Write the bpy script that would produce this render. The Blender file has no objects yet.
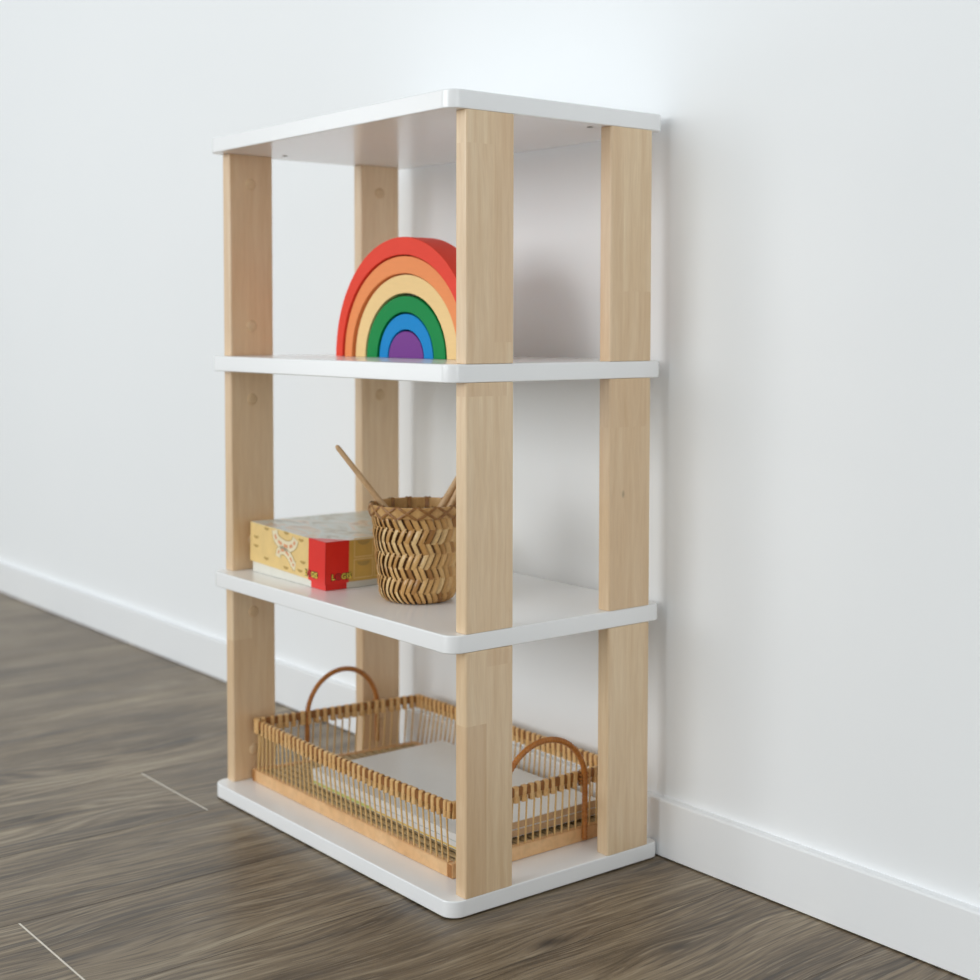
import bpy, bmesh, math, random
from mathutils import Vector, Matrix
random.seed(7)
C = bpy.context.scene.collection
S = bpy.context.scene

# ------------------------------------------------------------------ camera
cam_d = bpy.data.cameras.new('camera')
cam = bpy.data.objects.new('camera', cam_d); C.objects.link(cam)
YAW, PITCH, ROLL = 0.8976, -0.0515, 0.0017
_F = Vector((-math.sin(YAW)*math.cos(PITCH), math.cos(YAW)*math.cos(PITCH), math.sin(PITCH)))
_R = Vector((math.cos(YAW), math.sin(YAW), 0)); _U = _R.cross(_F)
_R2 = math.cos(ROLL)*_R + math.sin(ROLL)*_U; _U2 = -math.sin(ROLL)*_R + math.cos(ROLL)*_U
M = Matrix((_R2, _U2, -_F)).transposed().to_4x4(); M.translation = Vector((1.2436, -0.9307, 0.6482))
cam.matrix_world = M
cam_d.sensor_width = 36.0; cam_d.lens = 1456.97/980*36.0
cam_d.shift_x = (490-495.73)/980; cam_d.shift_y = (401.22-490)/980
cam_d.dof.use_dof = True; cam_d.dof.focus_distance = 1.575; cam_d.dof.aperture_fstop = 4.4
cam_d.clip_start = 0.05
S.camera = cam

# ------------------------------------------------------------------ world and light
w = bpy.data.worlds.new('daylight'); S.world = w; w.use_nodes = True
# soft daylight all round the room: an even part, a brighter band near the horizon, and a brighter front
W_EVEN, W_LOW, W_FRONT = 0.47, 0.12, 0.0
_t = w.node_tree; bg = _t.nodes['Background']
def _m(op, a, b=0.0):
    x = _t.nodes.new('ShaderNodeMath'); x.operation = op
    for k, v in enumerate((a, b)):
        if isinstance(v, bpy.types.NodeSocket): _t.links.new(v, x.inputs[k])
        else: x.inputs[k].default_value = v
    return x.outputs[0]
_sep = _t.nodes.new('ShaderNodeSeparateXYZ'); _t.links.new(_t.nodes.new('ShaderNodeTexCoord').outputs['Generated'], _sep.inputs[0])
_z = _m('DIVIDE', _sep.outputs[2], 0.32)
_low = _m('EXPONENT', _m('MULTIPLY', _m('MULTIPLY', _z, _z), -1.0))
_front = _m('POWER', _m('MAXIMUM', _m('MULTIPLY', _sep.outputs[1], -1.0), 0.0), 2.0)
_t.links.new(_m('ADD', _m('ADD', _m('MULTIPLY', _low, W_LOW), _m('MULTIPLY', _m('MULTIPLY', _front, _low), W_FRONT)), W_EVEN), bg.inputs[1])
bg.inputs[0].default_value = (0.90, 0.97, 1.0, 1)

def area(name, loc, target, sx, sy, power, col):
    d = bpy.data.lights.new(name, 'AREA'); d.shape = 'RECTANGLE'; d.size = sx; d.size_y = sy
    d.energy = power; d.color = col
    o = bpy.data.objects.new(name, d); C.objects.link(o); o.location = loc
    o.rotation_euler = (Vector(target)-Vector(loc)).to_track_quat('-Z', 'Y').to_euler()
    return o
area('window_light', (-1.25, -6.0, 1.7), (-0.27, 0.3, 0.55), 4.4, 2.2, 145, (0.955, 0.985, 1.0))      # wide far window
area('right_fill_light', (5.0, -1.3, 1.1), (-0.3, 0.15, 0.5), 2.2, 1.8, 22, (0.97, 0.99, 1.0))      # added fill from the right, brightens the shelf interior
area('side_window_light', (-2.8, -1.9, 0.9), (-0.27, 0.1, 0.5), 0.8, 1.5, 6.0, (0.97, 0.99, 1.0))      # window on the left
area('high_fill_light', (-0.4, -3.0, 2.7), (-0.3, 0.1, 0.4), 2.6, 1.2, 17, (0.955, 0.985, 1.0))  # added fill from high in front, lifts the board tops

S.view_settings.view_transform = 'Standard'; S.view_settings.look = 'None'
S.view_settings.gamma = 1.0; S.view_settings.use_curve_mapping = False
S.view_settings.exposure = 0.0

# ------------------------------------------------------------------ helpers
def lin(r, g, b):
    f = lambda v: (v/255/12.92) if v/255 <= 0.04045 else ((v/255+0.055)/1.055)**2.4
    return (f(r), f(g), f(b), 1)

class NT:
    def __init__(s, name):
        s.m = bpy.data.materials.new(name); s.m.use_nodes = True; s.t = s.m.node_tree
        s.b = s.t.nodes['Principled BSDF']
    def n(s, typ, **kw):
        x = s.t.nodes.new(typ)
        for k, v in kw.items():
            if k.startswith('i_'):
                key = k[2:]; key = int(key) if key.isdigit() else key
                s.put(x.inputs[key], v)
            else: setattr(x, k, v)
        return x
    def put(s, sock, v):
        if isinstance(v, bpy.types.NodeSocket): s.t.links.new(v, sock)
        else: sock.default_value = v
    def math(s, op, a, b=0.0, c=0.0):
        x = s.n('ShaderNodeMath', operation=op)
        s.put(x.inputs[0], a); s.put(x.inputs[1], b); s.put(x.inputs[2], c)
        return x.outputs[0]
    def mix(s, f, a, b, blend='MIX'):
        x = s.n('ShaderNodeMix', data_type='RGBA', blend_type=blend)
        s.put(x.inputs[0], f); s.put(x.inputs[6], a); s.put(x.inputs[7], b)
        return x.outputs[2]
    def xyz(s, x=0.0, y=0.0, z=0.0):
        c = s.n('ShaderNodeCombineXYZ'); s.put(c.inputs[0], x); s.put(c.inputs[1], y); s.put(c.inputs[2], z); return c.outputs[0]
    def obj(s):
        o = s.n('ShaderNodeTexCoord').outputs['Object']
        q = s.n('ShaderNodeSeparateXYZ'); s.put(q.inputs[0], o); return o, q.outputs
    def noise(s, vec, scale, detail=3, rough=0.55, dist=0.0):
        x = s.n('ShaderNodeTexNoise'); s.put(x.inputs['Vector'], vec)
        x.inputs['Scale'].default_value = scale; x.inputs['Detail'].default_value = detail
        x.inputs['Roughness'].default_value = rough; x.inputs['Distortion'].default_value = dist
        return x.outputs['Fac']
    def ramp(s, f, stops):
        x = s.n('ShaderNodeValToRGB'); s.put(x.inputs[0], f); e = x.color_ramp.elements
        while len(e) < len(stops): e.new(0.5)
        for k, (p, c) in enumerate(stops): e[k].position = p; e[k].color = c
        return x.outputs[0]
    def range(s, f, a, b, c, d):
        x = s.n('ShaderNodeMapRange'); s.put(x.inputs[0], f)
        for k, v in enumerate((a, b, c, d)): x.inputs[k+1].default_value = v
        return x.outputs[0]
    def bump(s, h, strength, dist):
        x = s.n('ShaderNodeBump'); s.put(x.inputs['Height'], h)
        x.inputs['Strength'].default_value = strength; x.inputs['Distance'].default_value = dist
        s.t.links.new(x.outputs[0], s.b.inputs['Normal'])
    def base(s, c): s.put(s.b.inputs['Base Color'], c)
    def rough(s, r): s.put(s.b.inputs['Roughness'], r)

def plain(name, col, rough=0.5, var=0.0, scale=40, spec=0.5):
    t = NT(name); o, _ = t.obj()
    if var:
        f = t.noise(o, scale); t.base(t.mix(t.range(f, .3, .7, 0, 1), tuple(c*(1-var) for c in col[:3])+(1,), tuple(min(1, c*(1+var)) for c in col[:3])+(1,)))
    else: t.base(col)
    t.rough(rough); t.b.inputs['Specular IOR Level'].default_value = spec
    return t.m

def link(name, me, parent=None, mats=()):
    o = bpy.data.objects.new(name, me); C.objects.link(o)
    for m in (mats if isinstance(mats, (list, tuple)) else [mats]): me.materials.append(m)
    if parent is not None: o.parent = parent
    return o

def bm_obj(name, bm, mats, parent=None, smooth=False, angle=None):
    me = bpy.data.meshes.new(name)
    bmesh.ops.recalc_face_normals(bm, faces=bm.faces[:])
    bm.to_mesh(me); bm.free()
    if smooth:
        for p in me.polygons: p.use_smooth = True
        if angle is not None:
            me.set_sharp_from_angle(angle=math.radians(angle))
    o = link(name, me, parent, mats)
    if smooth and angle is not None:
        md = o.modifiers.new('weighted_normals', 'WEIGHTED_NORMAL'); md.keep_sharp = True
    return o

def thing(name, label, cat, loc=(0, 0, 0), rz=0.0, group=None):
    o = bpy.data.objects.new(name, None); C.objects.link(o); o.empty_display_size = 0.02
    o.location = loc; o.rotation_euler = (0, 0, rz)
    tag(o, label, cat, group); return o
def tag(o, label, cat, group=None):
    o['label'] = label; o['category'] = cat
    if group: o['group'] = group
def struct(o):
    o['kind'] = 'structure'; return o

def add_box(bm, x0, x1, y0, y1, z0, z1, bev=0.0, seg=2, mi=0):
    vs = [bm.verts.new((x, y, z)) for z in (z0, z1) for y in (y0, y1) for x in (x0, x1)]
    q = [(0, 2, 3, 1), (4, 5, 7, 6), (0, 1, 5, 4), (2, 6, 7, 3), (0, 4, 6, 2), (1, 3, 7, 5)]
    fs = [bm.faces.new([vs[i] for i in f]) for f in q]
    for f in fs: f.material_index = mi
    if bev:
        es = list({e for f in fs for e in f.edges})
        bmesh.ops.bevel(bm, geom=es, offset=bev, segments=seg, profile=0.5, affect='EDGES')
    return vs

def add_tube(bm, pts, rad, n=8, mi=0, caps=True, ridge=None):
    pts = [Vector(p) for p in pts]; rings = []
    up = None
    for i, p in enumerate(pts):
        t = (pts[min(i+1, len(pts)-1)]-pts[max(i-1, 0)]).normalized()
        if up is None:
            up = Vector((0, 0, 1)) if abs(t.z) < 0.9 else Vector((1, 0, 0))
        a = (up-t*up.dot(t)).normalized(); b = t.cross(a); up = a
        r = rad[i] if isinstance(rad, (list, tuple)) else rad
        rings.append([bm.verts.new(p+a*math.cos(2*math.pi*k/n)*r+b*math.sin(2*math.pi*k/n)*r) for k in range(n)])
    for i in range(len(rings)-1):
        for k in range(n):
            f = bm.faces.new((rings[i][k], rings[i][(k+1) % n], rings[i+1][(k+1) % n], rings[i+1][k])); f.material_index = mi; f.smooth = True
    if caps:
        for rg in (rings[0], rings[-1]):
            f = bm.faces.new(rg); f.material_index = mi

def add_lathe(bm, prof, n=64, mi=0, closed=False):
    rings = [[bm.verts.new((r*math.cos(2*math.pi*k/n), r*math.sin(2*math.pi*k/n), z)) for k in range(n)] for r, z in prof]
    m = len(rings)
    for i in range(m if closed else m-1):
        a, b = rings[i], rings[(i+1) % m]
        for k in range(n):
            f = bm.faces.new((a[k], a[(k+1) % n], b[(k+1) % n], b[k])); f.material_index = mi; f.smooth = True
    return rings

def rounded_board(bm, x0, x1, y0, y1, z0, z1, r, bev, seg=8, rb=.010):
    out = []
    rf = r
    for cx, cy, a0 in ((x1-rb, y1-rb, 0), (x0+rb, y1-rb, 90), (x0+rf, y0+rf, 180), (x1-rf, y0+rf, 270)):
        r = rb if a0 < 180 else rf
        for k in range(seg+1):
            a = math.radians(a0+90*k/seg); out.append((cx+r*math.cos(a), cy+r*math.sin(a)))
    rows = []
    cx, cy = (x0+x1)/2, (y0+y1)/2
    def inset(d):
        q = []
        for i, (x, y) in enumerate(out):
            px, py = out[i-1]; nx, ny = out[(i+1) % len(out)]
            t = Vector((nx-px, ny-py)).normalized(); q.append((x-t.y*d, y+t.x*d))
        return q
    for d, z in ((bev, z0), (bev*.3, z0+bev*.3), (0, z0+bev), (0, z1-bev), (bev*.3, z1-bev*.3), (bev, z1)):
        rows.append([bm.verts.new((x, y, z)) for x, y in inset(d)])
    n = len(out)
    for a, b in zip(rows, rows[1:]):
        for k in range(n): 
            f = bm.faces.new((a[k], a[(k+1) % n], b[(k+1) % n], b[k])); f.smooth = True
    bm.faces.new(list(reversed(rows[0]))); bm.faces.new(rows[-1])

# ------------------------------------------------------------------ materials
def mat_wall():
    t = NT('wall_paint'); o, _ = t.obj()
    f = t.noise(o, 3.0, 2); t.base(t.mix(f, lin(246, 248, 249), lin(249, 250, 251)))
    t.rough(0.75); t.bump(t.noise(o, 260, 3), 0.03, 0.002); return t.m

def mat_floor():
    t = NT('oak_plank_floor'); o, q = t.obj()
    at = t.n('ShaderNodeAttribute'); at.attribute_name = 'plank'; pid = at.outputs['Fac']
    x, y = q[0], q[1]
    # knots push the grain lines aside
    ux = x; dark = None
    for kx, ky, sx, sy, amp in ((.105, .052, .030, .075, .022), (.196, .150, .022, .06, .016), (-.345, -.16, .02, .07, .008), (-.19, -.02, .03, .10, .014), (-.62, -.25, .03, .13, .014)):
        dx = t.math('DIVIDE', t.math('SUBTRACT', x, kx), sx); dy = t.math('DIVIDE', t.math('SUBTRACT', y, ky), sy)
        r2 = t.math('ADD', t.math('MULTIPLY', dx, dx), t.math('MULTIPLY', dy, dy))
        e = t.math('EXPONENT', t.math('MULTIPLY', r2, -1.0))
        ux = t.math('SUBTRACT', ux, t.math('MULTIPLY', t.math('MULTIPLY', dx, e), amp))
        d = t.math('MULTIPLY', t.math('EXPONENT', t.math('MULTIPLY', r2, -9.0)), min(1.0, amp*40))
        dark = d if dark is None else t.math('MAXIMUM', dark, d)
    ly = t.math('ADD', y, t.math('MULTIPLY', pid, 37.0))
    warp = t.noise(t.xyz(t.math('MULTIPLY', ux, 5.0), t.math('MULTIPLY', ly, 1.6), 0.0), 1.0, 2)
    wx = t.math('ADD', ux, t.math('MULTIPLY', t.math('SUBTRACT', warp, .5), .10))
    broad = t.noise(t.xyz(t.math('MULTIPLY', wx, 22.0), t.math('MULTIPLY', ly, 2.0), pid), 1.0, 3)
    rings = t.n('ShaderNodeTexWave', wave_type='BANDS', bands_direction='X')
    t.put(rings.inputs['Vector'], t.xyz(t.math('ADD', ux, t.math('MULTIPLY', t.math('SUBTRACT', warp, .5), .26)), t.math('MULTIPLY', ly, .03), 0.0)); rings.inputs['Scale'].default_value = 24
    rings.inputs['Distortion'].default_value = 2.0; rings.inputs['Detail'].default_value = 2; rings.inputs['Detail Scale'].default_value = 0.6
    rmask = t.range(t.noise(t.xyz(t.math('MULTIPLY', x, 4.0), t.math('MULTIPLY', ly, 1.1), 3.0), 1.0, 1), .48, .62, 0, 1)
    fine = t.noise(t.xyz(t.math('MULTIPLY', wx, 420.0), t.math('MULTIPLY', ly, 11.0), pid), 1.0, 3, .6)
    fib = t.noise(t.xyz(t.math('MULTIPLY', wx, 120.0), t.math('MULTIPLY', ly, 3.2), pid), 1.0, 4, .62)
    blot = t.noise(t.xyz(t.math('MULTIPLY', x, 9.0), t.math('MULTIPLY', ly, 2.2), t.math('ADD', pid, 9.0)), 1.0, 3)
    v = t.math('ADD', t.math('MULTIPLY', broad, .26), t.math('MULTIPLY', fib, .36))
    v = t.math('ADD', v, t.math('MULTIPLY', t.math('MULTIPLY', t.math('SUBTRACT', rings.outputs['Fac'], .5), rmask), .09))
    v = t.math('ADD', v, t.math('MULTIPLY', fine, .22)); v = t.math('ADD', v, t.math('MULTIPLY', blot, .26))
    col = t.ramp(v, [(.43, lin(64, 52, 38)), (.52, lin(115, 98, 76)), (.59, lin(145, 127, 102)), (.68, lin(180, 164, 138))])
    score = t.noise(t.xyz(t.math('MULTIPLY', wx, 400.0), t.math('MULTIPLY', ly, 15.0), t.math('ADD', pid, 4.0)), 1.0, 2, .5)
    col = t.mix(t.range(score, .40, .34, 0, .45), col, lin(176, 160, 136))
    col = t.mix(t.range(score, .58, .65, 0, .55), col, lin(58, 46, 34))
    pore = t.noise(t.xyz(t.math('MULTIPLY', wx, 620.0), t.math('MULTIPLY', ly, 14.0), pid), 1.0, 2)
    col = t.mix(t.range(pore, .57, .68, 0, .6), col, lin(58, 48, 38))
    col = t.mix(t.range(pid, 0, 1, 0.0, .22), col, lin(92, 80, 66))
    col = t.mix(dark, col, lin(38, 30, 24))
    t.base(col); t.rough(t.range(fib, .3, .7, .32, .46))
    t.bump(t.math('ADD', fine, t.math('MULTIPLY', fib, .6)), .22, .0012); return t.m

def mat_post():
    t = NT('beech_finger_jointed'); o, q = t.obj()
    def prop(n):
        a = t.n('ShaderNodeAttribute', attribute_type='OBJECT'); a.attribute_name = '["%s"]' % n; return a.outputs['Fac']
    sp, jl, jr, sd = prop('lamella'), prop('joint_near'), prop('joint_far'), prop('seed')
    right = t.math('GREATER_THAN', q[1], sp)
    j = t.math('ADD', t.math('MULTIPLY', right, jr), t.math('MULTIPLY', t.math('SUBTRACT', 1.0, right), jl))
    # small comb-like finger joint
    z = q[2]
    above = t.math('GREATER_THAN', z, j)
    bid = t.math('ADD', t.math('ADD', t.math('MULTIPLY', right, 3.3), t.math('MULTIPLY', above, 7.7)), t.math('MULTIPLY', sd, 5.1))
    wn = t.n('ShaderNodeTexWhiteNoise', noise_dimensions='1D'); t.put(wn.inputs['W'], bid); rnd = wn.outputs['Value']
    off = t.math('MULTIPLY', bid, 13.7)
    xx = t.math('ADD', q[0], off)
    warp = t.noise(t.xyz(t.math('MULTIPLY', xx, 30.0), t.math('MULTIPLY', q[1], 30.0), t.math('MULTIPLY', z, 6.0)), 1.0, 2)
    wy = t.math('ADD', q[1], t.math('MULTIPLY', warp, .02))
    g1 = t.noise(t.xyz(t.math('MULTIPLY', xx, 130.0), t.math('MULTIPLY', wy, 130.0), t.math('MULTIPLY', z, 7.0)), 1.0, 3)
    g2 = t.noise(t.xyz(t.math('MULTIPLY', xx, 600.0), t.math('MULTIPLY', wy, 600.0), t.math('MULTIPLY', z, 40.0)), 1.0, 2)
    c1 = t.mix(t.range(g1, .25, .75, 0, 1), lin(229, 196, 154), lin(245, 220, 184))
    c2 = t.mix(t.range(rnd, 0, 1, 0, .32), c1, lin(206, 160, 112))
    c3 = t.mix(t.range(g2, .35, .75, 0, .12), c2, lin(170, 126, 86))
    # little dark pin knots
    vo = t.n('ShaderNodeTexVoronoi'); t.put(vo.inputs['Vector'], t.xyz(xx, q[1], t.math('MULTIPLY', z, .5))); vo.inputs['Scale'].default_value = 9
    c4 = t.mix(t.range(vo.outputs['Distance'], 0.012, .032, .7, 0), c3, lin(88, 58, 36))
    t.base(c4); t.rough(.32); t.b.inputs['Specular IOR Level'].default_value = .9; t.bump(g2, .06, .0008); return t.m

def mat_rattan(name, dark, light, rough=.42, sc=60):
    t = NT(name); o, q = t.obj()
    f = t.noise(o, sc, 4); g = t.noise(o, sc*6, 2)
    c = t.mix(t.range(f, .3, .7, 0, 1), dark, light); c = t.mix(t.range(g, .4, .8, 0, .2), c, lin(110, 66, 28))
    t.base(c); t.rough(rough); t.bump(g, .15, .0005); return t.m

def mat_weave():
    t = NT('basket_strips'); o, q = t.obj()
    at = t.n('ShaderNodeAttribute'); at.attribute_name = 'tone'; f = at.outputs['Fac']
    g = t.noise(o, 420, 3)
    c = t.ramp(f, [(0, lin(158, 108, 52)), (.25, lin(200, 150, 86)), (.7, lin(222, 176, 112)), (1, lin(236, 200, 142))])
    t.base(t.mix(t.range(g, .35, .8, 0, .3), c, lin(140, 92, 44))); t.rough(.28); return t.m

def mat_lidtop():
    t = NT('box_cover_art'); o, q = t.obj()
    n1 = t.noise(t.xyz(t.math('MULTIPLY', q[0], 1.0), t.math('MULTIPLY', q[1], 1.8), 0.0), 16, 5, .6, .8)
    n2 = t.noise(o, 45, 4, .6, .5)
    c = t.ramp(n1, [(.34, lin(140, 132, 112)), (.43, lin(196, 186, 160)), (.52, lin(212, 216, 208)), (.60, lin(224, 196, 164)), (.68, lin(168, 150, 128))])
    t.base(t.mix(t.range(n2, .45, .7, 0, .4), c, lin(222, 224, 218))); t.rough(.28); return t.m

def mat_toy(name, c):
    t = NT(name); o, q = t.obj()
    g = t.noise(t.xyz(t.math('MULTIPLY', q[0], 40.0), t.math('MULTIPLY', q[1], 300.0), t.math('MULTIPLY', q[2], 300.0)), 1.0, 3)
    t.base(t.mix(t.range(g, .3, .75, 0, .16), c, tuple(k*.72 for k in c[:3])+(1,))); t.rough(.5)
    t.b.inputs['Specular IOR Level'].default_value = .22; return t.m

M_WALL = mat_wall(); M_FLOOR = mat_floor(); M_POST = mat_post()
M_TRIM = plain('trim_white', lin(248, 249, 250), .45, .01, 5)
M_BOARD = plain('white_lacquer_board', lin(250, 250, 250), .20, .004, 30, .75)
M_PLUG = plain('beech_plug', lin(222, 190, 150), .5, .05, 300)
M_CAP = plain('grey_screw_cap', lin(150, 148, 142), .4, .03, 300)
M_SEAM = plain('seam_bevel_highlight', lin(238, 230, 216), .6, .05, 200)  # bevel highlight painted as pale strips on the plank end joints
M_SEAMD = plain('seam_dark', lin(84, 74, 64), .7, .05, 200)
M_FRAME = mat_rattan('tray_frame_wood', lin(222, 172, 118), lin(236, 194, 144), .5, 18)
M_ENDG = mat_rattan('tray_end_grain', lin(150, 96, 44), lin(176, 120, 62), .55, 60)
M_SPIN = mat_rattan('tray_spindle_bamboo', lin(218, 174, 108), lin(236, 202, 144), .45, 40)
M_WRAP = mat_rattan('rattan_wrap', lin(218, 166, 100), lin(238, 198, 140), .38, 90)
M_CORE = mat_rattan('rattan_core_dark', lin(128, 78, 32), lin(160, 104, 48), .5, 90)
M_HAND = mat_rattan('rattan_handle', lin(164, 96, 34), lin(196, 126, 54), .36, 120)
M_SLAT = mat_rattan('bamboo_slats', lin(176, 148, 104), lin(204, 178, 134), .55, 40)
M_WEAVE = mat_weave()
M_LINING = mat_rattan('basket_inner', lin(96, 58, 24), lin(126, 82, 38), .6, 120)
M_RIM = mat_rattan('basket_rim', lin(190, 142, 82), lin(218, 174, 114), .42, 90)
M_LASH = mat_rattan('basket_lashing', lin(130, 82, 36), lin(170, 120, 62), .4, 120)
M_STICK = mat_rattan('stick_wood', lin(196, 156, 112), lin(216, 180, 136), .5, 60)
M_YEL = plain('box_print_yellow', lin(238, 204, 136), .34, .05, 60)
M_YEDGE = plain('box_edge_pale', lin(232, 206, 148), .4, .03, 60)
M_CARD = plain('box_base_card', lin(228, 225, 214), .5, .02, 60)
M_LIDTOP = mat_lidtop()
M_RED = plain('box_print_red', lin(230, 40, 30), .32, .02, 60)
M_BLACK = plain('letter_outline', lin(44, 14, 8), .4, .02, 60)
M_LYEL = plain('letter_yellow', lin(255, 226, 90), .4, .02, 60)
M_LRED = plain('letter_red', lin(236, 40, 50), .4, .02, 60)
M_CREAM = plain('ribbon_cream', lin(238, 224, 190), .4, .03, 60)
M_ORNG = plain('ribbon_orange', lin(228, 158, 112), .4, .03, 60)
M_OLIVE = plain('motif_olive', lin(188, 152, 80), .4, .05, 60)
M_YEL_SHADE = plain('cabinet_print_shaded', lin(216, 172, 82), .36, .05, 60)  # print yellow with the shade of the lid's right side in its colour
M_COVER = plain('book_white_cover', lin(238, 238, 236), .3, .01, 30)
M_GREEN = plain('spine_green', lin(206, 216, 130), .35, .04, 60)
M_GOLD = plain('spine_gold', lin(236, 206, 120), .35, .04, 60)
M_GREYL = plain('spine_grey', lin(176, 188, 182), .35, .03, 60)
M_PAGE = plain('page_edges', lin(206, 172, 134), .7, .08, 400)
M_DARKB = plain('dark_cover', lin(46, 38, 32), .5, .05, 60)

# ------------------------------------------------------------------ the setting
WALL_Y = 0.3305; BASE_Y = 0.3192
def floor():
    bm = bmesh.new(); lay = bm.faces.layers.float.new('plank')
    pw = 0.2063; x_first = -0.7035-pw*18; y0, y1 = -3.2, 0.34
    rr = random.Random(3)
    joints = {15: -.7, 16: -.6, 17: -.72, 18: -0.034, 19: -0.80, 20: -0.368, 21: -.74, 22: -.66, 23: -.8}
    def quad(xa, xb, ya, yb, z, pid, mi):
        f = bm.faces.new([bm.verts.new(v) for v in ((xa, ya, z), (xb, ya, z), (xb, yb, z), (xa, yb, z))]); f[lay] = pid; f.material_index = mi
    for i in range(31):
        xa = x_first+i*pw; xb = xa+pw
        j = joints.get(i, rr.uniform(-.88, -.62))
        cuts = [y0]+sorted(j+k*1.25 for k in range(-3, 3) if y0+.05 < j+k*1.25 < y1-.02)+[y1]
        for a, b in zip(cuts, cuts[1:]):
            quad(xa, xb, a, b, 0, rr.random(), 0)
        for c in cuts[1:-1]: quad(xa+.001, xb-.001, c-.0012, c+.0010, .0002, 0, 1)
        quad(xa-.0006, xa+.0006, y0, y1, .00015, 0, 2)
    me = bpy.data.meshes.new('floor'); bm.normal_update(); bm.to_mesh(me); bm.free()
    return struct(link('floor', me, None, [M_FLOOR, M_SEAM, M_SEAMD]))
floor()
bm = bmesh.new(); add_box(bm, -4.4, 2.4, WALL_Y, WALL_Y+.12, -.02, 2.7); struct(bm_obj('wall_back', bm, M_WALL))
bm = bmesh.new()   # baseboard with an eased top edge
prof = [(WALL_Y+.001, 0.0018), (BASE_Y, 0.0018), (BASE_Y, .0695), (BASE_Y+.0006, .0712), (BASE_Y+.0020, .0720), (WALL_Y+.001, .0722)]
ra = [bm.verts.new((-4.4, y, z)) for y, z in prof]; rb = [bm.verts.new((2.4, y, z)) for y, z in prof]
for k in range(len(prof)):
    bm.faces.new((ra[k], ra[(k+1) % 6], rb[(k+1) % 6], rb[k]))
bm.faces.new(ra); bm.faces.new(rb)
struct(bm_obj('baseboard_back', bm, M_TRIM))

# ------------------------------------------------------------------ shelf unit
W, D, T, H = 0.549, 0.3170, 0.0203, 0.900
TOPS = [0.0206, 0.3135, 0.6073, H]
shelf = thing('shelf_unit', 'four-tier open shelf of white boards on flat beech posts against the white wall', 'shelf', (0, 0, 0))
for k, zt in enumerate(TOPS):
    bm = bmesh.new(); rounded_board(bm, -W, 0, 0, D, (.0015 if k == 0 else zt-T), zt, .018, .0016)
    b = bm_obj('shelf_board', bm, M_BOARD, shelf, smooth=True, angle=50)
PX, PY = .0197, .0668
for x in (-W+.07, -.07):
    for y in (.07, D-.07):
        bm = bmesh.new(); add_lathe(bm, [(.0001, 0), (.012, 0), (.012, .0017), (.0001, .0017)], 20)
        o = bm_obj('felt_pad', bm, M_DARKB, shelf); o.location = (x, y, 0)
def post_mesh(h):
    bm = bmesh.new(); add_box(bm, -PX/2, PX/2, -PY/2, PY/2, 0, h)
    es = [e for e in bm.edges if abs(e.verts[0].co.z-e.verts[1].co.z) > h*.5]
    bmesh.ops.bevel(bm, geom=es, offset=.0030, segments=4, profile=.5, affect='EDGES')
    es = [e for e in bm.edges if abs(e.verts[0].co.z-e.verts[1].co.z) < 1e-5]
    bmesh.ops.bevel(bm, geom=es, offset=.0006, segments=1, profile=.5, affect='EDGES')
    return bm
# lamella split (share of width), joint height share near and far, seed; per tier (bottom, middle, top)
SPEC = {'FR': [(.43, .70, .93, 2.0), (.84, .945, .08, 5.3), (.58, .87, .085, 8.1)],
        'BR': [(.90, 1.1, .09, 3.2), (.88, .79, -.1, 4.6), (.30, -.1, .30, 1.7)],
        'FL': [(.45, .72, 1.1, 6.4), (1.1, -.1, 0, 7.9), (1.1, 1.1, 0, 9.2)],
        'BL': [(1.1, 1.1, 0, 11.4), (1.1, -.1, 0, 12.2), (.84, -.1, .86, 13.9)]}
XL, XR = -.5353, -.0098
YF, YB = .0536, .2650
plug_me = None
for key, (x, y, face) in {'FR': (XR, YF, -1), 'BR': (XR, YB, -1), 'FL': (XL, YF, 1), 'BL': (XL, YB, 1)}.items():
    for tier in range(3):
        z0 = TOPS[tier]; h = TOPS[tier+1]-T-z0
        o = bm_obj('post', post_mesh(h-.0002), M_POST, shelf, smooth=True, angle=30); o.location = (x, y, z0+.0001)
        s, jn, jf, sd = SPEC[key][tier]
        o['lamella'] = -PY/2+s*PY; o['joint_near'] = jn*h; o['joint_far'] = jf*h; o['seed'] = sd
        for dz in (h-.0395, .0405):
            if plug_me is None:
                bm = bmesh.new(); add_lathe(bm, [(0.0001, .0022), (.0052, .0022), (.0070, .0015), (.0078, .0003), (.0078, -.003)], 20)
                bmesh.ops.rotate(bm, verts=bm.verts[:], cent=(0, 0, 0), matrix=Matrix.Rotation(math.pi/2, 3, 'Y'))
                p = bm_obj('dowel_plug', bm, M_PLUG, o, smooth=True); plug_me = p.data
            else:
                p = bpy.data.objects.new('dowel_plug', plug_me); C.objects.link(p); p.parent = o
            p.location = (face*PX/2, -.001, dz)
            if face < 0: p.rotation_euler = (0, 0, math.pi)
for x, y in ((-.5025, .0931), (-.0242, .2199)):
    bm = bmesh.new(); add_lathe(bm, [(.0001, -.0007), (.0032, -.0007), (.0038, 0.0)], 16)
    o = bm_obj('screw_cap', bm, M_CAP, shelf, smooth=True); o.location = (x, y, H-T)
    o['label'] = 'small grey cap under the top board'

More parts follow.
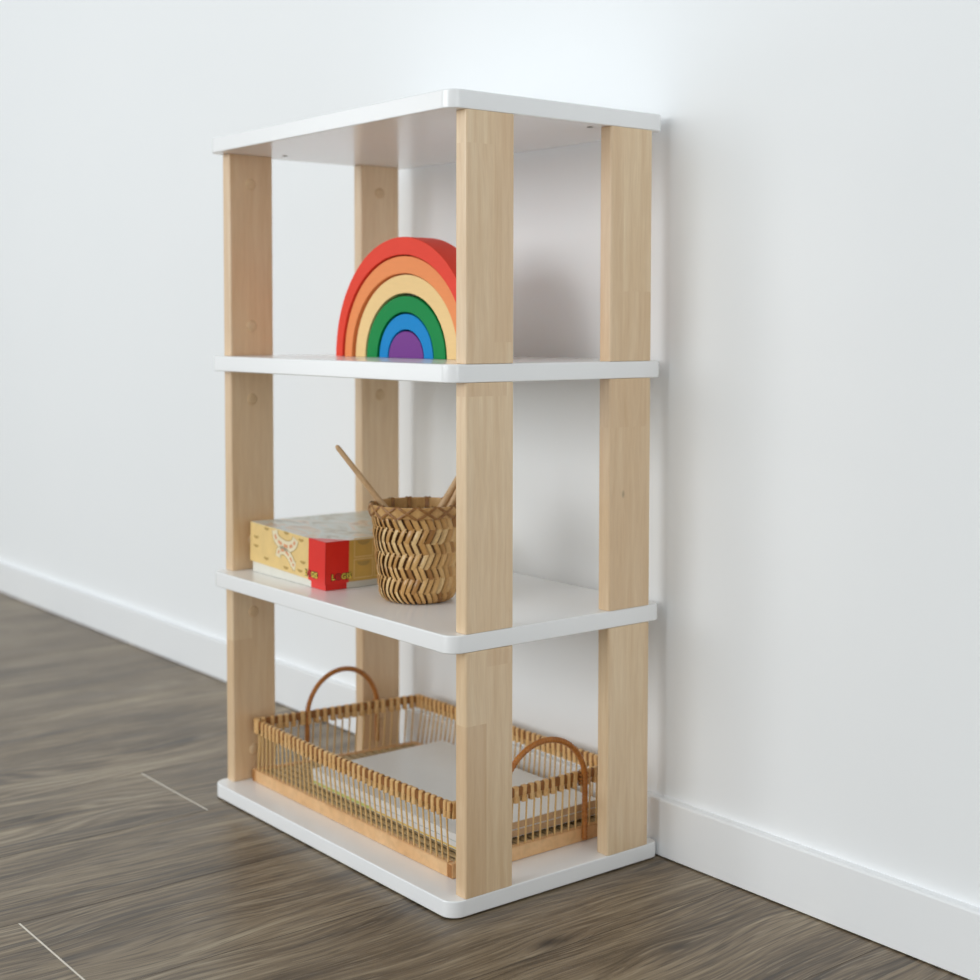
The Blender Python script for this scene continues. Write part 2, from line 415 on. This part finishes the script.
# ------------------------------------------------------------------ wooden rainbow
RZ = TOPS[2]; RX, RY = -.2685, .130
ARCH = [('red', 'outermost', (.1525, .153), (.1365, .1305), lin(242, 74, 56), -.003, -.0085),
        ('orange', 'second largest', (.1345, .1290), (.1170, .1070), lin(248, 152, 94), -.001, -.0075),
        ('yellow', 'third largest', (.1130, .1055), (.0895, .0820), lin(248, 212, 150), 0, -.0040),
        ('green', 'fourth largest', (.0865, .0785), (.0620, .0580), lin(0, 140, 70), -.001, -.0025),
        ('blue', 'fifth largest', (.0590, .0560), (.0395, .0360), lin(0, 138, 208), -.001, -.0005),
        ('purple', 'innermost and smallest', (.0380, .0340), None, lin(124, 62, 146), -.001, 0)]
DEP = .040
NM = {'red': 'over the orange arch', 'orange': 'just inside the red arch', 'yellow': 'just inside the orange arch', 'green': 'just inside the pale yellow arch',
      'blue': 'just inside the green arch', 'purple': ''}
for col, rank, (ax, az), inn, rgb, dy, dx in ARCH:
    bm = bmesh.new(); n = 56
    loops = []
    def loop(rx, rz, y): return [bm.verts.new((rx*math.cos(math.pi*k/n), y, rz*math.sin(math.pi*k/n))) for k in range(n+1)]
    e = .0014
    def shell(rx, rz, sgn):
        return [loop(rx-sgn*e, rz-sgn*e, 0), loop(rx-sgn*e*.3, rz-sgn*e*.3, e*.3), loop(rx, rz, e), loop(rx, rz, DEP-e), loop(rx-sgn*e*.3, rz-sgn*e*.3, DEP-e*.3), loop(rx-sgn*e, rz-sgn*e, DEP)]
    O = shell(ax, az, 1)
    for a, b in zip(O, O[1:]):
        for k in range(n): bm.faces.new((a[k], a[k+1], b[k+1], b[k])).smooth = True
    if inn:
        I = shell(inn[0], inn[1], -1)
        for a, b in zip(I, I[1:]):
            for k in range(n): bm.faces.new((a[k], b[k], b[k+1], a[k+1])).smooth = True
        for k in range(n):
            bm.faces.new((O[0][k], I[0][k], I[0][k+1], O[0][k+1])); bm.faces.new((O[-1][k], O[-1][k+1], I[-1][k+1], I[-1][k]))
        for s in (0, n):
            for i in range(5): bm.faces.new((O[i][s], O[i+1][s], I[i+1][s], I[i][s]))
    else:
        bm.faces.new(O[0]); bm.faces.new(O[-1])
        bm.faces.new([o[0] for o in O]+[o[n] for o in reversed(O)])
    kind = 'half_disc' if col == 'purple' else 'rainbow_arch'
    o = bm_obj(kind, bm, mat_toy('toy_'+col, rgb), None, smooth=True, angle=32)
    o.location = (RX+dx, RY+dy, RZ+.0003)
    if col == 'purple': tag(o, 'solid purple wooden half disc at the centre of the nested rainbow', 'toy block', 'nested wooden rainbow pieces')
    else: tag(o, '%s wooden arch of the nested rainbow, %s, %s' % ('pale yellow' if col == 'yellow' else col, rank, NM[col]), 'toy arch', 'nested wooden rainbow pieces')

# ------------------------------------------------------------------ game box
BX = thing('game_box', 'low yellow game box with a red corner, lying left of the woven basket', 'box', (-.3135, .0368, TOPS[1]), math.radians(-.4))
BW, BD = .1955, .197; LZ0, LZ1 = .0088, .0625
def box_part(name, x0, x1, y0, y1, z0, z1, mat, parent, bev=.0008):
    bm = bmesh.new(); add_box(bm, x0, x1, y0, y1, z0, z1, bev, 2); return bm_obj(name, bm, mat, parent, smooth=True, angle=40)
base = box_part('box_base', -BW+.003, -.003, .003, BD-.003, .0003, .040, M_CARD, BX)
lid = box_part('lid', -BW, 0, 0, BD, LZ0, LZ1, M_YEL, BX, .001); lid.rotation_euler = (0, math.radians(1.9), 0)
lid.data.materials.append(M_LIDTOP); lid.data.materials.append(M_YEL_SHADE); lid.data.materials.append(M_YEDGE)
for p in lid.data.polygons:
    if p.normal.z > .9: p.material_index = 1
    elif p.normal.x > .9: p.material_index = 2
    elif p.area < 3e-4 and p.normal.z > .2: p.material_index = 3
e = .0004
# red printed corner, wrapped round the lid and the base below it
bm = bmesh.new()
add_box(bm, -.041, e, -e, .0005, LZ0-.0002, LZ1+.0001); add_box(bm, -.0005, e, -e, .0345, LZ0-.0002, LZ1+.0001)
vs = [bm.verts.new(v) for v in ((-.041, -e, LZ1+.0004), (e, -e, LZ1+.0004), (e, .0345, LZ1+.0004))]; bm.faces.new(vs)
rc = bm_obj('red_corner', bm, M_RED, lid); rc['label'] = 'bright red printed corner of the lid'
bm = bmesh.new()
add_box(bm, -.0385, -.003+e, .003-e, .0035, .0004, LZ0); add_box(bm, -.0035, -.003+e, .003-e, .0335, .0004, LZ0)
rb_ = bm_obj('red_corner', bm, M_RED, base); rb_['label'] = 'red printed corner of the box base'

def letter_mesh(ch, size, off, ext):
    cu = bpy.data.curves.new('tmp', 'FONT'); cu.body = ch; cu.size = size; cu.offset = off; cu.extrude = ext; cu.resolution_u = 3
    ob = bpy.data.objects.new('tmp', cu); C.objects.link(ob); bpy.context.view_layer.update()
    dg = bpy.context.evaluated_depsgraph_get(); me = bpy.data.meshes.new_from_object(ob.evaluated_get(dg), depsgraph=dg)
    bpy.data.objects.remove(ob); bpy.data.curves.remove(cu); return me
def lettering(parent, origin, rot, size, name):
    bmo = bmesh.new(); x = 0.0
    for ch in 'LOGIS':
        for off, ext, lift, mi in ((size*.10, .0001, .00025, 0), (size*.018, .0001, .00050, 2 if ch == 'O' else 1)):
            me = letter_mesh(ch, size, off, ext)
            wd = max(v.co.x for v in me.vertices)
            n0 = len(bmo.verts); f0 = len(bmo.faces)
            bmo.from_mesh(me); bmo.verts.ensure_lookup_table(); bmo.faces.ensure_lookup_table()
            for v in bmo.verts[n0:]: v.co += Vector((x, 0, lift))
            for f in bmo.faces[f0:]: f.material_index = mi
            bpy.data.meshes.remove(me)
        x += wd+size*.09
    me = bpy.data.meshes.new(name); bmo.to_mesh(me); bmo.free()
    o = link(name, me, parent, [M_BLACK, M_LYEL, M_LRED]); o.location = origin; o.rotation_euler = rot
    o['label'] = 'yellow lettering with dark outline and a red second letter'
    return o
lettering(lid, (-.0475, -.0006, .0140), (math.pi/2, 0, 0), .0100, 'lettering')
lettering(lid, (.0006, .0085, .0140), (math.pi/2, 0, math.pi/2), .0098, 'lettering')
# swirling title ribbon on the front of the lid
def band(bm, pts, wid, y, mi):
    pts = [Vector((a, 0, b)) for a, b in pts]; rows = []
    for i, p in enumerate(pts):
        t = (pts[min(i+1, len(pts)-1)]-pts[max(i-1, 0)]).normalized(); nrm = Vector((-t.z, 0, t.x))
        ww = wid[i] if isinstance(wid, list) else wid
        rows.append((bm.verts.new(p+nrm*ww/2+Vector((0, y, 0))), bm.verts.new(p-nrm*ww/2+Vector((0, y, 0)))))
    for a, b in zip(rows, rows[1:]): bm.faces.new((a[0], a[1], b[1], b[0])).material_index = mi
bm = bmesh.new()
def swirl(pts, n=18):
    out = []
    for i in range(n+1):
        t = i/n*(len(pts)-1); k = min(int(t), len(pts)-2); f = t-k
        p0, p1, p2, p3 = pts[max(k-1, 0)], pts[k], pts[k+1], pts[min(k+2, len(pts)-1)]
        out.append(tuple(.5*((2*p1[d])+(-p0[d]+p2[d])*f+(2*p0[d]-5*p1[d]+4*p2[d]-p3[d])*f*f+(-p0[d]+3*p1[d]-3*p2[d]+p3[d])*f**3) for d in (0, 1)))
    return out
up = swirl([(-.128, .060), (-.124, .050), (-.108, .044), (-.090, .0435), (-.078, .049), (-.074, .056)])
lo = swirl([(-.119, .026), (-.116, .034), (-.102, .0365), (-.088, .030), (-.080, .022), (-.074, .020)])
for q, wd in ((up, .0140), (lo, .0115)):
    band(bm, q, wd+.0022, -.00022, 2); band(bm, q, wd, -.00036, 0)
    for s in (2, 5, 8, 11, 14): band(bm, q[s:s+3], wd*.30, -.0005, 1)
o = bm_obj('title_ribbon', bm, [M_CREAM, M_ORNG, M_OLIVE], lid); o['label'] = 'cream swirling ribbon print with orange strokes'
# half-moon motifs of the printed cabinets, both sides
def moon(bm, P, U, r, h, mi):
    P = Vector(P); U = Vector(U); n = 10
    a = [bm.verts.new(P+U*r*math.cos(math.pi*k/n)-Vector((0, 0, h*math.sin(math.pi*k/n)))) for k in range(n+1)]
    bm.faces.new(a).material_index = mi
for x, z in ((-.178, .045), (-.178, .033), (-.150, .060), (-.150, .020), (-.098, .062), (-.098, .016), (-.060, .058), (-.055, .030), (-.062, .018)):
    bm = bmesh.new(); moon(bm, (x, -.0003, z), (1, 0, 0), .0065, .0036, 0); bm_obj('printed_motif', bm, M_OLIVE, lid)
bm = bmesh.new()
for j in range(5):
    y0 = .042+j*.031
    for z in (.0125, .0395):
        for (ya, yb, za, zb) in ((y0, y0+.029, z, z+.0012), (y0, y0+.029, z+.0238, z+.025), (y0, y0+.0012, z, z+.025), (y0+.0278, y0+.029, z, z+.025)):
            f = bm.faces.new([bm.verts.new((.0003, a, b)) for a, b in ((ya, za), (yb, za), (yb, zb), (ya, zb))]); f.material_index = 0
        moon(bm, (.0004, y0+.0145, z+.0215), (0, 1, 0), .0098, .006, 1)
o = bm_obj('printed_cabinet', bm, [M_YEL, M_OLIVE], lid)

# ------------------------------------------------------------------ woven basket
BH = .1185; BR0, BR1 = .0440, .0565
def RAD(z):
    r = .0470+(BR1-.0470)*max(0, z-.016)/(BH-.016)
    if z < .020: 
        s = (1-z/.020); r = .0474-.0095*(1-math.sqrt(max(0, 1-s*s)))
    return r
bk = thing('woven_basket', 'small round basket of zigzag woven bamboo strips, holding wooden sticks', 'basket', (-.2030, .1010, TOPS[1]+.0004))
bm = bmesh.new(); tone = bm.faces.layers.float.new('tone')
NC, NR = 38, 7
z_lo, z_hi = .0005, .1060; rh = (z_hi-z_lo)/NR
rr = random.Random(11)
def pt(th, z, off): r = RAD(z)+off; return Vector((r*math.cos(th), r*math.sin(th), z))
for r_ in range(NR):
    lean = 1 if r_ % 2 else -1
    for c in range(NC):
        th0 = 2*math.pi*(c+.5*(r_ % 2)*0)/NC; dth = 2*math.pi/NC
        za, zb = z_lo+r_*rh-rh*.16, z_lo+(r_+1)*rh+rh*.16
        za = max(za, .0004); zb = min(zb, .1085)
        jit = rr.uniform(-.10, .10)*dth; tn = min(1, max(0, rr.gauss(.55, .28)))
        wv = dth*.80*rr.uniform(.85, 1.08); nseg = 7; rows = []
        for i in range(nseg+1):
            t = i/nseg; z = za+(zb-za)*t
            th = th0+jit+lean*dth*.98*(t-.5)
            off = .0017*math.sin(math.pi*t)-.0011+(.0004 if lean > 0 else 0)
            rows.append([bm.verts.new(pt(th+s*wv/2, z, off+o2)) for s, o2 in ((-1, -.0020), (-.6, -.0004), (.5, .0010), (1, .0003))])
        for a, b in zip(rows, rows[1:]):
            for k in range(3):
                f = bm.faces.new((a[k], a[k+1], b[k+1], b[k])); f[tone] = tn
o = bm_obj('body', bm, M_WEAVE, bk, smooth=True, angle=60)
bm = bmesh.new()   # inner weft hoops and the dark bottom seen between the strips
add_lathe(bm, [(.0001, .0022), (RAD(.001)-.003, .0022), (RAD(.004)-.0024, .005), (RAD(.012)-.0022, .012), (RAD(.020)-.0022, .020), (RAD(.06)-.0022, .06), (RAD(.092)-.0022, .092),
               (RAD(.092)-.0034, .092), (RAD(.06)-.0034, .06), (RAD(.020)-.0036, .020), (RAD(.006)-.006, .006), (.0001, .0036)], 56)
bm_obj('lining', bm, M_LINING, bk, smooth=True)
bm = bmesh.new()
rO = BR1+.0022
add_lathe(bm, [(rO-.0042, BH), (rO-.0006, BH), (rO+.0002, BH-.001), (rO-.0008, BH-.0130), (rO-.0018, BH-.0136), (rO-.0046, BH-.0130), (rO-.0048, BH-.001)], 64, closed=True)
rim = bm_obj('rim', bm, M_RIM, bk, smooth=True, angle=40)
bm = bmesh.new(); NL = 15
for k in range(NL):
    for d in (1, -1):
        pts_o = []
        a0 = 2*math.pi*k/NL; rows = []
        for i in range(13):
            t = i/12; th = a0+d*(2*math.pi/NL)*.56*(t-.5)*1.7
            z = BH-.0142+(.0150)*t; rad = rO+.0009+.0004*math.sin(t*math.pi)-(.0012*max(0, (t-.85)/.15))
            wv = .0021/rO
            rows.append([bm.verts.new(((rad+o2)*math.cos(th+s*wv), (rad+o2)*math.sin(th+s*wv), z+s*d*-.0006)) for s, o2 in ((-1, -.0006), (0, .0004), (1, -.0006))])
        th = a0+d*(2*math.pi/NL)*.56*.5*1.7
        rows.append([bm.verts.new(((rO-.0052)*math.cos(th+s*wv), (rO-.0052)*math.sin(th+s*wv), BH+.0006)) for s in (-1, 0, 1)])
        rows.append([bm.verts.new(((rO-.0058)*math.cos(th+s*wv), (rO-.0058)*math.sin(th+s*wv), BH-.012)) for s in (-1, 0, 1)])
        for a, b in zip(rows, rows[1:]):
            for q in range(2): bm.faces.new((a[q], a[q+1], b[q+1], b[q]))
bm_obj('lashing', bm, M_LASH, rim, smooth=True)

def stick(a, b, r0, r1, label):
    a, b = Vector(a), Vector(b); L = (b-a).length; bm = bmesh.new()
    pr = [(0.0, r1*.35), (.0012, r1*.75), (.004, r1), (L*.5, (r0+r1)/2), (L-.004, r0), (L-.001, r0*.8), (L, r0*.4)]
    d = (b-a).normalized(); add_tube(bm, [d*s for s, _ in pr], [r for _, r in pr], 12)
    o = bm_obj('wooden_stick', bm, M_STICK, None, smooth=True, angle=50); o.location = a
    tag(o, label, 'stick', 'wooden sticks in the basket'); return o
stick((-.2790, .0320, .5010), (-.2000, .1160, .3560), .0047, .0032, 'slim wooden stick leaning far left out of the woven basket')
stick((-.1725, .1592, .4865), (-.2193, .0935, .3500), .0050, .0042, 'wooden stick leaning right in the basket, its upper end behind the front post')
stick((-.1700, .1500, .4640), (-.2160, .1100, .3460), .0050, .0042, 'lower wooden stick at the right rim of the basket, beside the other right-leaning one')

# ------------------------------------------------------------------ rattan tray
TZ = TOPS[0]
tray = thing('rattan_tray', 'rectangular bamboo and rattan tray with two arched handles on the bottom board', 'tray', (0, 0, TZ+.0003))
RZ0, RZ1 = .0685, .0868      # rim band, above the board
BB = [(-.5160, .0435), (-.0560, .0435), (-.0560, .2990), (-.4880, .2990)]      # base outline
RR = [(-.5120, .0470), (-.0610, .0470), (-.0610, .3000), (-.4800, .3000)]      # rim outline
def side(P, k, t, bow=0.0):
    a, b = Vector(P[k]), Vector(P[(k+1) % 4]); d = b-a; nrm = Vector((d.y, -d.x)).normalized()
    return a+d*t+nrm*bow*math.sin(math.pi*t)
BOW = [.0060, .002, .001, .001]
FH = .0165
bm = bmesh.new()
for k in range(4):
    a, b = Vector(BB[k]), Vector(BB[(k+1) % 4]); d = (b-a).normalized(); nin = Vector((-d.y, d.x)); th = .009
    co = [a, b, b+nin*th, a+nin*th]
    if k in (0, 2): co = [a+d*th, b-d*th, b-d*th+nin*th, a+d*th+nin*th]
    lo = [bm.verts.new((c.x, c.y, 0)) for c in co]; hi = [bm.verts.new((c.x, c.y, FH)) for c in co]
    fs = [bm.faces.new(lo[::-1]), bm.faces.new(hi)]+[bm.faces.new((lo[i], lo[(i+1) % 4], hi[(i+1) % 4], hi[i])) for i in range(4)]
    if k in (1, 3):
        for f in fs[2:]:
            if f.calc_area() < 3e-4: f.material_index = 1
    bmesh.ops.bevel(bm, geom=list({e for f in fs for e in f.edges}), offset=.0008, segments=2, affect='EDGES')
bm_obj('base_frame', bm, [M_FRAME, M_ENDG], tray, smooth=True, angle=40)
bm = bmesh.new()
ny = 20
for i in range(ny):
    y = .0555+i*(.2890-.0555)/(ny-1); xl = -.508+(y-.05)*.11
    add_box(bm, xl, -.0640, y-.0040, y+.0040, .0120, .0152, .0008, 1)
for x in (-.42, -.285, -.15): add_box(bm, x-.006, x+.006, .052, .2905, .0022, .0120, .0006, 1)
bm_obj('slatted_bottom', bm, M_SLAT, tray)
# spindles: one mesh each, shared by copies
spots = []
for k, n in ((0, 40), (1, 22), (3, 22), (2, 40)):
    for i in range(n):
        t = (i+.5)/n; spots.append((k, t))
def spindle_ends(k, t):
    a, b = Vector(BB[k]), Vector(BB[(k+1) % 4]); d = (b-a).normalized(); nin = Vector((-d.y, d.x))
    lo = a+(b-a)*(.012+t*.976)+nin*.0035
    hi = side(RR, k, .012+t*.976, BOW[k])
    return Vector((lo.x, lo.y, FH-.003)), Vector((hi.x, hi.y, RZ0+.008))
bm = bmesh.new(); add_tube(bm, [(0, 0, 0), (0, 0, .5), (0, 0, 1)], .00118, 7); 
proto = bm_obj('spindle', bm, M_SPIN, tray, smooth=True, angle=60)
def put_spindle(o, k, t, i):
    a, b = spindle_ends(k, t); jt = random.Random(i*17+k)
    b = b+Vector((jt.uniform(-.0007, .0007), jt.uniform(-.0004, .0004), 0)); v = b-a
    o.location = a; o.rotation_mode = 'QUATERNION'; o.rotation_quaternion = Vector((0, 0, 1)).rotation_difference(v.normalized()); o.scale = (1, 1, v.length)
for i, (k, t) in enumerate(spots[:100]):
    o = proto if i == 0 else proto.copy()
    if i: C.objects.link(o); o.parent = tray
    put_spindle(o, k, t, i)
bm = bmesh.new()
for k, t in spots[100:]:
    a, b = spindle_ends(k, t); add_tube(bm, [a, (a+b)/2, b], .00118, 7)
o = bm_obj('spindle_row', bm, M_SPIN, tray, smooth=True); o['kind'] = 'stuff'
# rim: dark core band with flat rattan wraps around it
bm = bmesh.new()
def rim_pt(k, t): return side(RR, k, t, BOW[k])
loop = []
for k in range(4):
    for i in range(24): loop.append((k, i/24))
hw = .0026
ring = []
for k, t in loop:
    p = rim_pt(k, t); q1 = rim_pt(k, min(1, t+.01)); q0 = rim_pt(k, max(0, t-.01)); d = (q1-q0).normalized(); nn = Vector((d.y, -d.x))
    if t == 0:
        d0 = (Vector(RR[k])-Vector(RR[k-1])).normalized(); n0 = Vector((d0.y, -d0.x)); nn = (nn+n0).normalized()*1.25
    ring.append([bm.verts.new((p.x+nn.x*s*hw, p.y+nn.y*s*hw, z)) for s, z in ((1, RZ0+.0075), (1, RZ1-.0012), (.5, RZ1-.0004), (-.5, RZ1-.0004), (-1, RZ1-.0012), (-1, RZ0+.0075))])
for i in range(len(ring)):
    a, b = ring[i], ring[(i+1) % len(ring)]
    for k in range(6): bm.faces.new((a[k], b[k], b[(k+1) % 6], a[(k+1) % 6])).material_index = 1
for k, n in ((0, 40), (1, 22), (2, 40), (3, 22)):
    L = (Vector(RR[(k+1) % 4])-Vector(RR[k])).length
    for i in range(n+1):
        jt = random.Random(i*31+k); t = min(.992, max(.008, (i+jt.uniform(-.10, .10))/n)); wd = .0070*jt.uniform(.82, 1.15)
        p = rim_pt(k, t); d = (rim_pt(k, min(1, t+.02))-rim_pt(k, max(0, t-.02))).normalized(); nn = Vector((d.y, -d.x)); sk = jt.uniform(-.0004, .0014)
        ol = [(1, RZ0-.0004), (1.0, RZ1-.0006), (.55, RZ1+.0006), (-.55, RZ1+.0006), (-1, RZ1-.0006), (-1, RZ0-.0004)]
        rows = []
        for s in (-1, -.6, .6, 1):
            ex = -.0005 if abs(s) == 1 else .0007
            rows.append([bm.verts.new((p.x+d.x*(s*wd/2+sk*(z-RZ0)/.018)+nn.x*(u*(hw+ex)), p.y+d.y*(s*wd/2+sk*(z-RZ0)/.018)+nn.y*(u*(hw+ex)), z+(0 if abs(s) < 1 else -.0004 if z > RZ0+.005 else .0004))) for u, z in ol])
        for a, b in zip(rows, rows[1:]):
            for q in range(6): bm.faces.new((a[q], a[(q+1) % 6], b[(q+1) % 6], b[q])).material_index = 0
bm_obj('rim', bm, [M_WRAP, M_CORE], tray, smooth=True, angle=35)
def handle(xl, xr, yc, ry, zb, zs, zt, name='handle'):
    bm = bmesh.new(); pts = []
    n0 = 14
    for i in range(n0): pts.append((xl, yc-ry, zb+(zs-zb)*i/n0))
    for i in range(61):
        a = math.pi*(1-i/60); pts.append((xl, yc+ry*math.cos(a), zs+(zt-zs)*math.sin(a)))
    for i in range(n0): pts.append((xl, yc+ry, zs-(zs-zb)*(i+1)/n0))
    # wound surface: fine ridges along the whole arch
    fine = []; rad = []; dist = 0.0; last = None
    for i in range(len(pts)-1):
        a, b = Vector(pts[i]), Vector(pts[i+1]); m = max(2, int((b-a).length/.0008))
        for q in range(m):
            p = a.lerp(b, q/m); dist += (p-last).length if last else 0.0; last = p
            fine.append(p); rad.append(.0030+.0008*abs(math.sin(math.pi*dist/.0042)))
    fine.append(Vector(pts[-1])); rad.append(.0031)
    add_tube(bm, fine, rad, 10)
    for yy in (yc-ry, yc+ry):      # binding where it meets the rim
        for i in range(3): 
            z = RZ0+.004+i*.005; 
            add_tube(bm, [(xl, yy-.0052, z), (xr, yy-.0052, z+.001)], .0013, 6)
            add_tube(bm, [(xl, yy+.0052, z+.001), (xr, yy+.0052, z)], .0013, 6)
    return bm_obj(name, bm, M_HAND, tray, smooth=True)
handle(-.0535, -.0600, .1795, .0640, .0030, .076, .1362)
handle(-.5030, -.5060, .1830, .0590, .0230, .076, .1375)

# ------------------------------------------------------------------ books in the tray
def book(x0, x1, y0, y1, z0, z1, label, stripes, cover=M_COVER, name='book'):
    t = thing(name, label, 'book', ((x0+x1)/2, (y0+y1)/2, z0)); hx, hy, h = (x1-x0)/2, (y1-y0)/2, z1-z0; c = .0009
    bm = bmesh.new()      # boards and spine: spine faces the room
    add_box(bm, -hx, hx, -hy, hy, 0, c, .0004, 1); add_box(bm, -hx, hx, -hy, hy, h-c, h, .0004, 1); add_box(bm, -hx, hx, -hy, -hy+c, .0002, h-.0002, .0004, 1)
    bm_obj('cover', bm, cover, t)
    bm = bmesh.new(); add_box(bm, -hx+.002, hx+.0002, -hy+.0008, hy-.002, c, h-c); bm_obj('page_block', bm, M_PAGE, t)
    for (xa, xb, za, zb, m) in stripes:
        bm = bmesh.new(); add_box(bm, xa, xb, -hy-.0002, -hy+.0003, za, zb); bm_obj('spine_stripe', bm, m, t)
    return t
Z = TZ+.0157
book(-.392, -.092, .0830, .2760, Z, Z+.0036, 'thin dark book at the bottom of the stack in the tray', [], M_DARKB)
book(-.4030, -.0760, .0710, .2860, Z+.0037, Z+.0131, 'white book with green and yellow spine stripe, middle of the stack in the tray', [(-.1635, -.02, .0010, .0048, M_GREEN), (-.02, .1635, .0010, .0034, M_GOLD)])
book(-.4035, -.0755, .0705, .2868, Z+.0132, Z+.0230, 'plain white covered book on top of the stack in the tray', [(-.164, .164, .0006, .0013, M_GREYL)])
